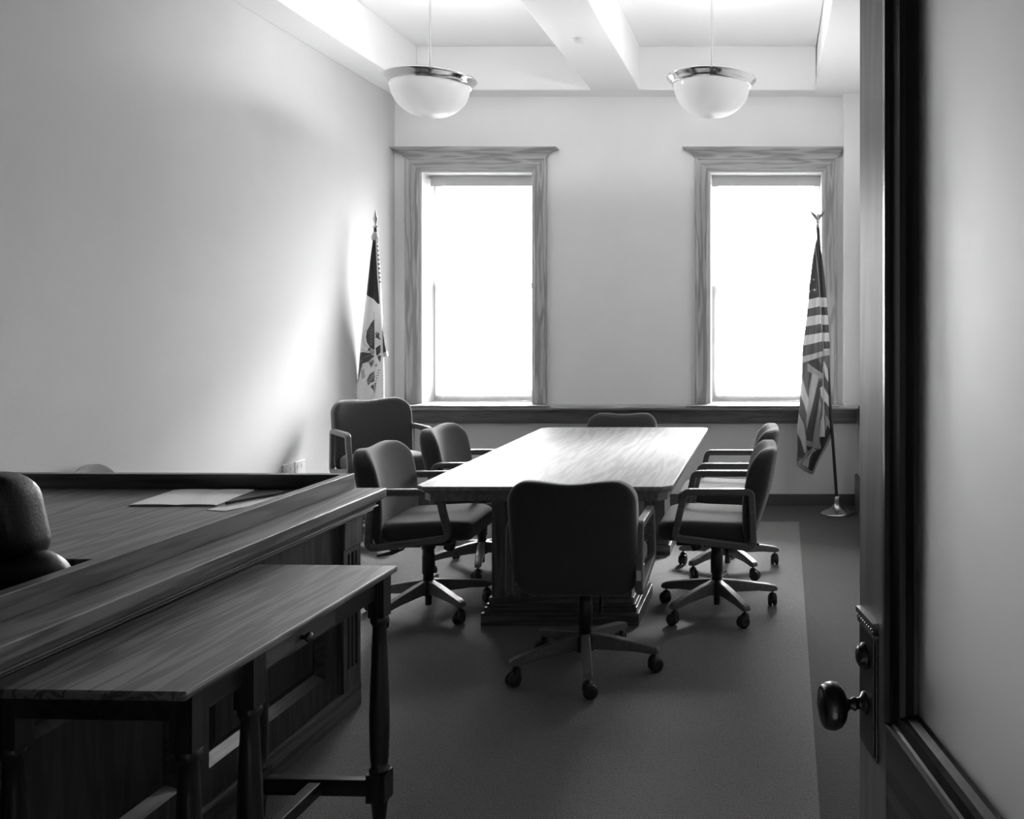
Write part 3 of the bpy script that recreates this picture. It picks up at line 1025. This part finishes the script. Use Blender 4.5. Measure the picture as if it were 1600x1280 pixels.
def lockset(side):
    """side -1: the face towards the camera; +1: the other face"""
    y0 = 0 if side < 0 else T_
    Tm = Matrix.Translation((0, y0, 0)) @ Matrix.Scale(side, 4, (0, 1, 0))
    mb = MB()
    mb.box(.018, .094, 0, .004, .905, 1.100, mat=Tm)
    mb.box(.022, .090, .004, .007, .912, 1.090, mat=Tm)
    pl = mb.build('escutcheon_plate', M['dark_brass'], d1, bevel=.0015)
    mb = MB()
    mb.box(.014, .098, 0, .010, 1.100, 1.108, mat=Tm); mb.box(.014, .098, 0, .008, 1.086, 1.091, mat=Tm)
    for k in range(8):
        mb.lathe([(.0001, 0), (.003, .0005), (.0042, .002), (.003, .0045), (.0001, .005)], 10, mat=Tm @ Matrix.Translation((.0225 + k * .0095, .006, 1.0955)) @ Matrix.Rotation(-PI / 2, 4, 'X'))
    mb.build('plate_crest', M['brass'], pl)
    mb = MB()
    mb.lathe([(.0001, 0), (.019, 0), (.019, .004), (.015, .007), (.015, .010), (.010, .013), (.0001, .014)], 28, mat=Tm @ Matrix.Translation((.050, .006, 1.045)) @ Matrix.Rotation(-PI / 2, 4, 'X'))
    mb.build('thumb_turn', M['dark_brass'], pl)
    mb = MB()
    K = Tm @ Matrix.Translation((.050, .006, .975)) @ Matrix.Rotation(-PI / 2, 4, 'X')
    mb.lathe([(.0001, 0), (.017, 0), (.016, .004), (.009, .008), (.008, .014), (.010, .016), (.010, .019), (.008, .021), (.008, .026), (.013, .030), (.024, .034),
              (.0315, .041), (.034, .050), (.033, .058), (.030, .064), (.027, .067), (.026, .066), (.023, .068), (.012, .071), (.0001, .072)], 40, mat=K)
    mb.build('door_knob', M['dark_brass'], d1)
lockset(-1); lockset(1)
mb = MB()
for hz in (.25, 1.1, 1.95):
    mb.tube([(.935, -.004, hz - .045), (.935, -.004, hz + .045)], .007, 12)
mb.build('hinge', M['brass'], d1)

# ------------------------------------------------------------------ flags
def inpoly(px, py, poly):
    c = np.zeros(px.shape, bool)
    n = len(poly)
    j = n - 1
    for i in range(n):
        xi, yi = poly[i]; xj, yj = poly[j]
        if yi != yj:
            c ^= ((yi > py) != (yj > py)) & (px < (xj - xi) * (py - yi) / (yj - yi) + xi)
        j = i
    return c

def flag_mesh(name, parent, D, left, right, y_top, y_bot, fold, paint, nx, ny, depth, back_v):
    """a furled cloth: closed loft whose width follows left/right outlines; outlines and print are read off as
    heights and widths at the flag's own distance D. local coordinates relative to parent."""
    P0 = parent.location
    ly = [p[1] for p in left]; lx = [p[0] for p in left]
    ry = [p[1] for p in right]; rx = [p[0] for p in right]
    rows = np.linspace(y_top, y_bot, ny)
    nb = 24
    vs = []
    m = nx + nb
    pxs = np.zeros((ny, m)); pys = np.zeros((ny, m))
    for r, y in enumerate(rows):
        L_, R_ = np.interp(y, ly, lx), np.interp(y, ry, rx)
        hw = (R_ - L_) / 2
        dpt = depth * min(1.0, hw / 14.0)
        for k in range(m):
            if k < nx:
                u = -1 + 2 * k / (nx - 1)
                px = (L_ + R_) / 2 + hw * u
                yy = -dpt * math.sqrt(max(0, 1 - u * u * .96)) + fold(u, y) * min(1, hw / 14.)
            else:
                t = (k - nx + 1) / (nb + 1)
                u = 1 - 2 * t
                px = (L_ + R_) / 2 + hw * u
                yy = dpt * .8 * math.sqrt(max(0, 1 - u * u))
            pxs[r, k] = px; pys[r, k] = y
            vs.append((PX(px, D) - P0.x, D + yy - P0.y, PZ(y, D) - P0.z))
    fs = []
    for r in range(ny - 1):
        for k in range(m):
            l = (k + 1) % m
            fs.append((r * m + k, r * m + l, (r + 1) * m + l, (r + 1) * m + k))
    fs.append(tuple(range(m))); fs.append(tuple(reversed(range((ny - 1) * m, ny * m))))
    me = bpy.data.meshes.new(name)
    me.from_pydata(vs, [], fs)
    me.polygons.foreach_set('use_smooth', [True] * len(fs))
    cx = np.full(len(fs), back_v)
    a = np.array([[pxs[r, k], pxs[r, (k + 1) % m]] for r in range(ny - 1) for k in range(m)]).mean(1)
    b = np.repeat((rows[:-1] + rows[1:]) / 2, m)
    kk = np.tile(np.arange(m), ny - 1)
    # the print wraps over the turned edges to the back as well
    cx[:len(a)] = paint(a, b, kk < nx)
    colr = np.ones((len(fs), 4), np.float32)
    colr[:, 0] = colr[:, 1] = colr[:, 2] = cx
    tot = np.array([len(f) for f in fs])
    loops = np.repeat(colr, tot, axis=0)
    at = me.color_attributes.new('print', 'FLOAT_COLOR', 'CORNER')
    at.data.foreach_set('color', loops.ravel())
    me.materials.append(M['flag'])
    o = bpy.data.objects.new(name, me)
    COL.objects.link(o); o.parent = parent
    return o

def paint_list(items, x, y, c, sc, ox, oy):
    X = (x - ox) * sc; Y = (y - oy) * sc
    for v, poly in items:
        c[inpoly(X, Y, poly)] = v
    return c

def star(cx, cy, r):
    return [(cx + (r if k % 2 == 0 else r * .4) * math.sin(PI * k / 5), cy - (r if k % 2 == 0 else r * .4) * math.cos(PI * k / 5)) for k in range(10)]

# striped flag on a leaning pole, in front of the right window
DF = 7.14
fb = Vector((PX(1308, 7.15), 7.10, 0))
usf = tag(empty('striped_flag', fb), 'stars and stripes flag furled on a pole before the right window', 'flag')
top = Vector((PX(1277.5, DF), 7.14, PZ(352, DF))) - fb
MB().lathe([(.0001, 0), (.140, 0), (.146, .004), (.144, .010), (.120, .020), (.075, .036), (.045, .055), (.030, .080), (.026, .100), (.024, .135), (.014, .140), (.0001, .140)], 56).build('base', M['brass'], usf)
MB().tube([(0, 0, .03), tuple(top)], .0125, 16).build('pole', plain('dark_pole_wood', .03, .35), usf)
# spread-winged finial
fi = MB()
tz = top.z
fi.lathe([(.0001, 0), (.018, 0), (.012, .02), (.008, .035), (.016, .045), (.016, .052), (.008, .058), (.0001, .06)], 20, mat=Matrix.Translation((top.x, top.y, tz - .02)))
def wing(s):
    return [(0, .050), (s * .020, .070), (s * .048, .105), (s * .062, .135), (s * .046, .130), (s * .030, .115), (s * .012, .100), (0, .095)]
for s in (-1, 1):
    pts = wing(s); n = len(pts)
    vs = [(p[0] + top.x, top.y - .004, p[1] + tz - .02) for p in pts] + [(p[0] + top.x, top.y + .004, p[1] + tz - .02) for p in pts]
    fi.add(vs, [tuple(range(n)), tuple(range(n, 2 * n))] + [(q, (q + 1) % n, n + (q + 1) % n, n + q) for q in range(n)])
fi.tube([(top.x, top.y, tz + .03), (top.x, top.y, tz + .065), (top.x, top.y - .004, tz + .085), (top.x + .008, top.y - .006, tz + .092)], [.010, .014, .008, .003], 10)
fi.build('eagle_finial', M['brass'], usf)
UL = [(1276, 374), (1274.5, 380), (1270, 400), (1264, 451), (1263, 466), (1258.8, 507), (1254, 541), (1253.4, 556), (1252.7, 584), (1250.6, 614), (1248, 642), (1246, 668), (1246, 702), (1244.5, 727), (1256, 736), (1266, 741)]
UR = [(1280, 374), (1284, 400), (1289, 440), (1291.5, 468), (1294.4, 507), (1296.8, 545), (1296, 562), (1297.5, 590), (1299, 620), (1300.5, 645), (1301.5, 668), (1299, 683), (1290, 702), (1282.5, 714), (1276, 728), (1272, 738), (1270.5, 741)]
yl = [790, 870, 935, 1015, 1090, 1175, 1265]
yr = [770, 845, 915, 990, 1065, 1135, 1215]
yR = [775, 855, 920, 1000, 1065, 1140, 1200, 1255]
DK, LT, FR, MD = .11, .8, .45, .22
low = [
 (LT * .8, [(112, 105), (305, 55), (380, 35), (380, 95), (320, 95), (160, 150), (112, 165)]),
 (MD, [(115, 160), (165, 240), (170, 300), (185, 330), (165, 480), (130, 370), (110, 270)]),
 (DK, [(160, 150), (240, 120), (300, 185), (305, 265), (210, 205)]),
 (FR, [(160, 165), (210, 200), (305, 265), (315, 310), (270, 310), (160, 240)]),
 (DK, [(180, 250), (200, 262), (180, 360), (160, 430)]),
 (LT, [(105, 280), (130, 370), (168, 500), (165, 560), (155, 650), (130, 560), (90, 460)]),
 (MD, [(90, 470), (130, 560), (150, 640), (145, 800), (125, 720), (78, 640), (75, 560)]),
 (LT, [(75, 640), (125, 740), (145, 860), (152, 1000), (135, 1020), (100, 900), (66, 830), (62, 740)]),
 (DK, [(60, 850), (100, 920), (135, 1030), (120, 1055), (80, 1060), (60, 990)]),
 (LT * .75, [(205, 260), (268, 290), (262, 340), (150, 800), (150, 700), (155, 620), (180, 420)]),
 (DK, [(262, 340), (295, 330), (290, 400), (270, 500), (250, 650), (215, 870), (205, 905), (150, 890), (148, 830), (200, 600)]),
 (LT * .6, [(272, 500), (290, 560), (275, 700), (275, 930), (210, 915), (215, 860), (255, 640)]),
 (LT, [(315, 140), (355, 230), (368, 370), (330, 290), (308, 200)]),
 (DK, [(312, 280), (365, 350), (385, 500), (350, 440), (315, 370)]),
 (LT, [(280, 400), (305, 380), (350, 460), (400, 540), (400, 640), (350, 590), (290, 480)]),
 (DK, [(320, 520), (410, 640), (415, 790), (340, 660), (325, 600)]),
 (FR, [(325, 650), (345, 670), (405, 780), (385, 810), (350, 750), (330, 800)]),
 (.05, [(350, 750), (390, 820), (330, 940), (205, 1195), (165, 1165), (175, 1080), (210, 1010), (290, 970), (285, 930), (275, 870), (320, 860)]),
 (FR, [(385, 820), (410, 780), (410, 860), (290, 1060), (250, 1210), (205, 1250), (40, 1150), (60, 1115), (100, 1125), (205, 1190), (330, 945)]),
 (FR, [(148, 895), (285, 930), (290, 975), (215, 965), (150, 940)]),
 (.05, [(150, 950), (210, 965), (165, 1000)]),
 (FR, [(210, 965), (240, 985), (150, 1070), (110, 1120), (50, 1130), (60, 1110), (130, 1045), (160, 1000)]),
 (LT, [(205, 1015), (180, 1065), (165, 1160), (110, 1125), (150, 1065)]),
]
def paint_us(x, y, front):
    c = np.full(x.shape, .10)
    X = (x - 1240) * 5.333; Y = (y - 320) * 5.333
    lft = np.interp(y, [p[1] for p in UL], [p[0] for p in UL]); lft = (lft - 1240) * 5.333
    fold = np.interp(Y, [350, 640, 930, 1210, 1280], [180, 208, 228, 245, 250])
    t = np.clip((X - lft) / np.maximum(fold - lft, 1), 0, 1)
    onl = X < fold
    cl = np.full(x.shape, .12)
    for i in range(6):
        a = yl[i] + (yr[i] - yl[i]) * t; b = yl[i + 1] + (yr[i + 1] - yl[i + 1]) * t
        cl = np.where((Y >= a) & (Y < b), LT if i % 2 == 0 else .15, cl)
    cl = np.where(Y >= yl[6] + (yr[6] - yl[6]) * t, LT * .7, cl)
    cr = np.full(x.shape, .09)
    for i in range(7):
        cr = np.where((Y >= yR[i]) & (Y < yR[i + 1]), LT if i % 2 == 0 else .11, cr)
    c = np.where(onl, cl, cr)
    c = np.where((np.abs(X - fold) < 3) & (Y > 350) & (Y < 1230), .55, c)
    for s_ in (star(172, 712, 17), star(167, 625, 11), star(134, 722, 10)):
        c[inpoly(X, Y, s_)] = .8
    up = y < 555
    X2 = (x - 1235) * 6.1; Y2 = (y - 540) * 6.095
    lowc = np.full(x.shape, .20)
    for v, poly in low:
        lowc[inpoly(X2, Y2, poly)] = v
    # the slanted border of the upper fold divides the two prints
    border = (Y2 > 105 - (X2 - 112) * .26)
    return np.where(border & (Y2 > 20), lowc, c)
def fold_us(u, y):
    return .012 * math.sin(6.5 * u + y * .012) + .006 * math.sin(15 * u + 1.5)
flag_mesh('flag_cloth', usf, DF - .01, UL, UR, 374, 741, fold_us, paint_us, 150, 620, .055, .10)
tas = MB()
tx = lambda px: PX(px, DF - .09) - fb.x
tzz = lambda py: PZ(py, DF - .09)
yt = DF - .095 - fb.y
tas.tube([(tx(1286), yt + .02, tzz(575)), (tx(1286.5), yt, tzz(620)), (tx(1286.5), yt, tzz(648))], .003, 8)
tas.tube([(tx(1286.6), yt, tzz(632)), (tx(1286.5), yt, tzz(645)), (tx(1286), yt, tzz(650)), (tx(1285), yt, tzz(658)), (tx(1284.6), yt, tzz(682))], [.004, .010, .007, .016, .022], 14)
tas.build('tassel', M['cord'], usf)

# eagle flag in the left corner
DE = 6.78
eb = Vector((PX(590, DE), DE + .02, 0))
iaf = tag(empty('eagle_flag', eb), 'furled flag with a printed eagle in the far left corner', 'flag')
MB().lathe([(.0001, 0), (.125, 0), (.130, .004), (.128, .010), (.100, .020), (.060, .036), (.035, .060), (.026, .100), (.024, .135), (.0001, .140)], 48).build('base', M['brass'], iaf)
ptop = (PX(586.5, DE) - eb.x, -.02, PZ(356, DE))
MB().tube([(0, 0, .03), ptop], .0125, 16).build('pole', M['oak_dark_z'], iaf)
sp = Matrix.Translation((ptop[0], ptop[1], ptop[2]))
MB().lathe([(.0001, -.02), (.010, -.02), (.008, 0), (.020, .006), (.020, .012), (.008, .018), (.006, .03), (.014, .055), (.017, .070), (.010, .10), (.004, .13), (.0001, .14)], 20,
           mat=sp @ Matrix.Scale(.5, 4, (0, 1, 0))).build('spear_finial', M['brass'], iaf)
EL = [(583.5, 372), (582, 380), (579, 402), (573.3, 458), (570.5, 480), (563.7, 536), (559.4, 592), (557, 615), (558, 622), (562.5, 626), (569, 630), (574, 633)]
ER = [(589.5, 372), (590.5, 380), (595, 430), (596.5, 475), (598.1, 500), (600, 555), (600.8, 592), (601.2, 633)]
hatch_w = []
eagle = [
 (.09, [(305, 150), (270, 200), (225, 300), (215, 370), (225, 440), (260, 510), (305, 540)]),
 (.09, [(125, 565), (105, 620), (90, 740), (60, 850), (60, 960), (100, 920), (130, 830), (175, 700), (240, 680), (300, 610), (262, 570), (180, 560)]),
 (.35, [(245, 540), (262, 515), (300, 550), (296, 590), (262, 575)]),
 (.09, [(233, 548), (243, 500), (262, 515), (247, 548)]),
 (.30, [(240, 685), (290, 650), (298, 690), (270, 755), (255, 730)]),
 (.10, [(255, 700), (285, 680), (272, 740)]),
 (.45, [(150, 800), (190, 760), (205, 870), (170, 900)]),
 (.14, [(300, 795), (250, 840), (220, 910), (235, 975), (262, 940), (298, 930), (320, 860)]),
 (.10, [(262, 985), (290, 960), (312, 1090), (300, 1060)]),
 (.30, [(300, 960), (335, 930), (330, 1030), (312, 1090)]),
 (.12, [(322, 330), (345, 310), (372, 330), (365, 360), (382, 410), (345, 385), (322, 378), (335, 355)]),
 (.70, [(330, 325), (355, 322), (350, 345)]),
 (.10, [(330, 510), (380, 470), (383, 560), (355, 605), (336, 595)]),
 (.12, [(348, 612), (386, 600), (380, 690), (362, 650)]),
 (.40, [(310, 715), (350, 700), (350, 740), (312, 742)]),
]
letters = []
def stroke(x0, y0, x1, y1, wd, v):
    dx, dy = x1 - x0, y1 - y0
    l = math.hypot(dx, dy); nx_, ny_ = -dy / l * wd / 2, dx / l * wd / 2
    return (v, [(x0 + nx_, y0 + ny_), (x1 + nx_, y1 + ny_), (x1 - nx_, y1 - ny_), (x0 - nx_, y0 - ny_)])
for k in range(6):                                   # feather rows and ribbon lettering
    eagle.append(stroke(232 + k * 3, 300 + k * 34, 298, 262 + k * 34, 3, .4))
    eagle.append(stroke(262, 240 + k * 42, 276, 262 + k * 42, 3, .4))
for k in range(7):
    eagle.append(stroke(100 + k * 27, 700 - k * 14 - (30 if k > 2 else 0), 122 + k * 27, 672 - k * 9 - (20 if k > 2 else 0), 4, .5))
for k in range(6):                                   # pale letters on the dark ribbon
    x_, y_ = 240 + k * 12, 935 - k * 20
    eagle.append(stroke(x_ - 10, y_ - 16, x_ + 12, y_ + 12, 5, .7))
for k in range(7):                                   # dark letters on the pale ribbon
    y_ = 785 + k * 32
    x_ = 372 - k * 8
    eagle.append(stroke(x_ - 16, y_ + 6, x_ + 14, y_ - 4, 6, .15))
    eagle.append(stroke(x_ - 14, y_ - 6, x_ - 10, y_ + 16, 5, .2))
for k in range(14):                                  # thin curl of the motto ribbon
    a0, a1 = PI * (.62 + .055 * k), PI * (.62 + .055 * (k + 1))
    eagle.append(stroke(255 + 75 * math.cos(a0), 385 - 115 * math.sin(a0), 255 + 75 * math.cos(a1), 385 - 115 * math.sin(a1), 5, .3))
eagle += [stroke(118, 530, 160, 520, 5, .3), stroke(160, 520, 205, 548, 5, .3), stroke(205, 548, 235, 552, 5, .3)]
def paint_ia(x, y, front):
    c = np.full(x.shape, .82)
    X = (x - 550) * 8; Y = (y - 480) * 8
    Xd = (x - 560) * 8; Yd = (y - 320) * 8
    edge = np.interp(Xd, [105, 220, 272], [1112, 1185, 1240])
    hoist = np.interp(Yd, [480, 1240], [205, 262])
    blue = (Yd < edge) & (Xd < hoist + 22)
    c = np.where(blue, .035, c)
    dots = (Yd < 1240) & (Xd > hoist + 34) & ((Yd // 28) % 2 == 0) & (Yd < 1000)
    c = np.where(dots, .10, c)
    c = paint_list([e for e in eagle], x, y, c, 8, 550, 480)
    c = np.where((np.abs(X - 308) < 3) & (Y > 60), .45, c)
    c = np.where((Y > 1165 + (X - 100) * .45) & (X < 200), .10, c)
    return np.where(front, c, .5)
def fold_ia(u, y):
    return .010 * math.sin(5 * u + .8) + .012 * math.exp(-((u - .32) / .08) ** 2) * min(1, max(0, (y - 480) / 60))
flag_mesh('flag_cloth', iaf, DE - .02, EL, ER, 372, 633, fold_ia, paint_ia, 150, 560, .05, .5)
# the dark corner of the fly end turned out on the right
fl = MB()
def ff(px, py, dy=0.0):
    return (PX(px, DE) - eb.x, DE + dy - eb.y, PZ(py, DE))
A = [(598.3, 496), (600.5, 515), (603.3, 535), (605.8, 549), (600.5, 552)]
n = len(A)
fl.add([ff(*p, -.03) for p in A] + [ff(*p, .0) for p in A], [tuple(range(n)), tuple(range(n, 2 * n))] + [(q, (q + 1) % n, n + (q + 1) % n, n + q) for q in range(n)])
fl.build('turned_corner', plain('dark_flag_cloth', .05, .8), iaf)
A = [(600.5, 552), (605.8, 549), (607.5, 556), (601, 558)]
n = 4
fl = MB(); fl.add([ff(*p, -.028) for p in A] + [ff(*p, .0) for p in A], [tuple(range(n)), tuple(range(n, 2 * n))] + [(q, (q + 1) % n, n + (q + 1) % n, n + q) for q in range(n)])
fl.build('corner_hem', M['paper'], iaf)
MB().lathe([(.0001, 0), (.014, .002), (.026, .02), (.028, .04), (.018, .07), (.013, .08), (.0001, .081)], 16,
           mat=Matrix.Translation((ptop[0] + .004, -.03, PZ(379, DE)))).build('cord_knot', M['cord'], iaf)
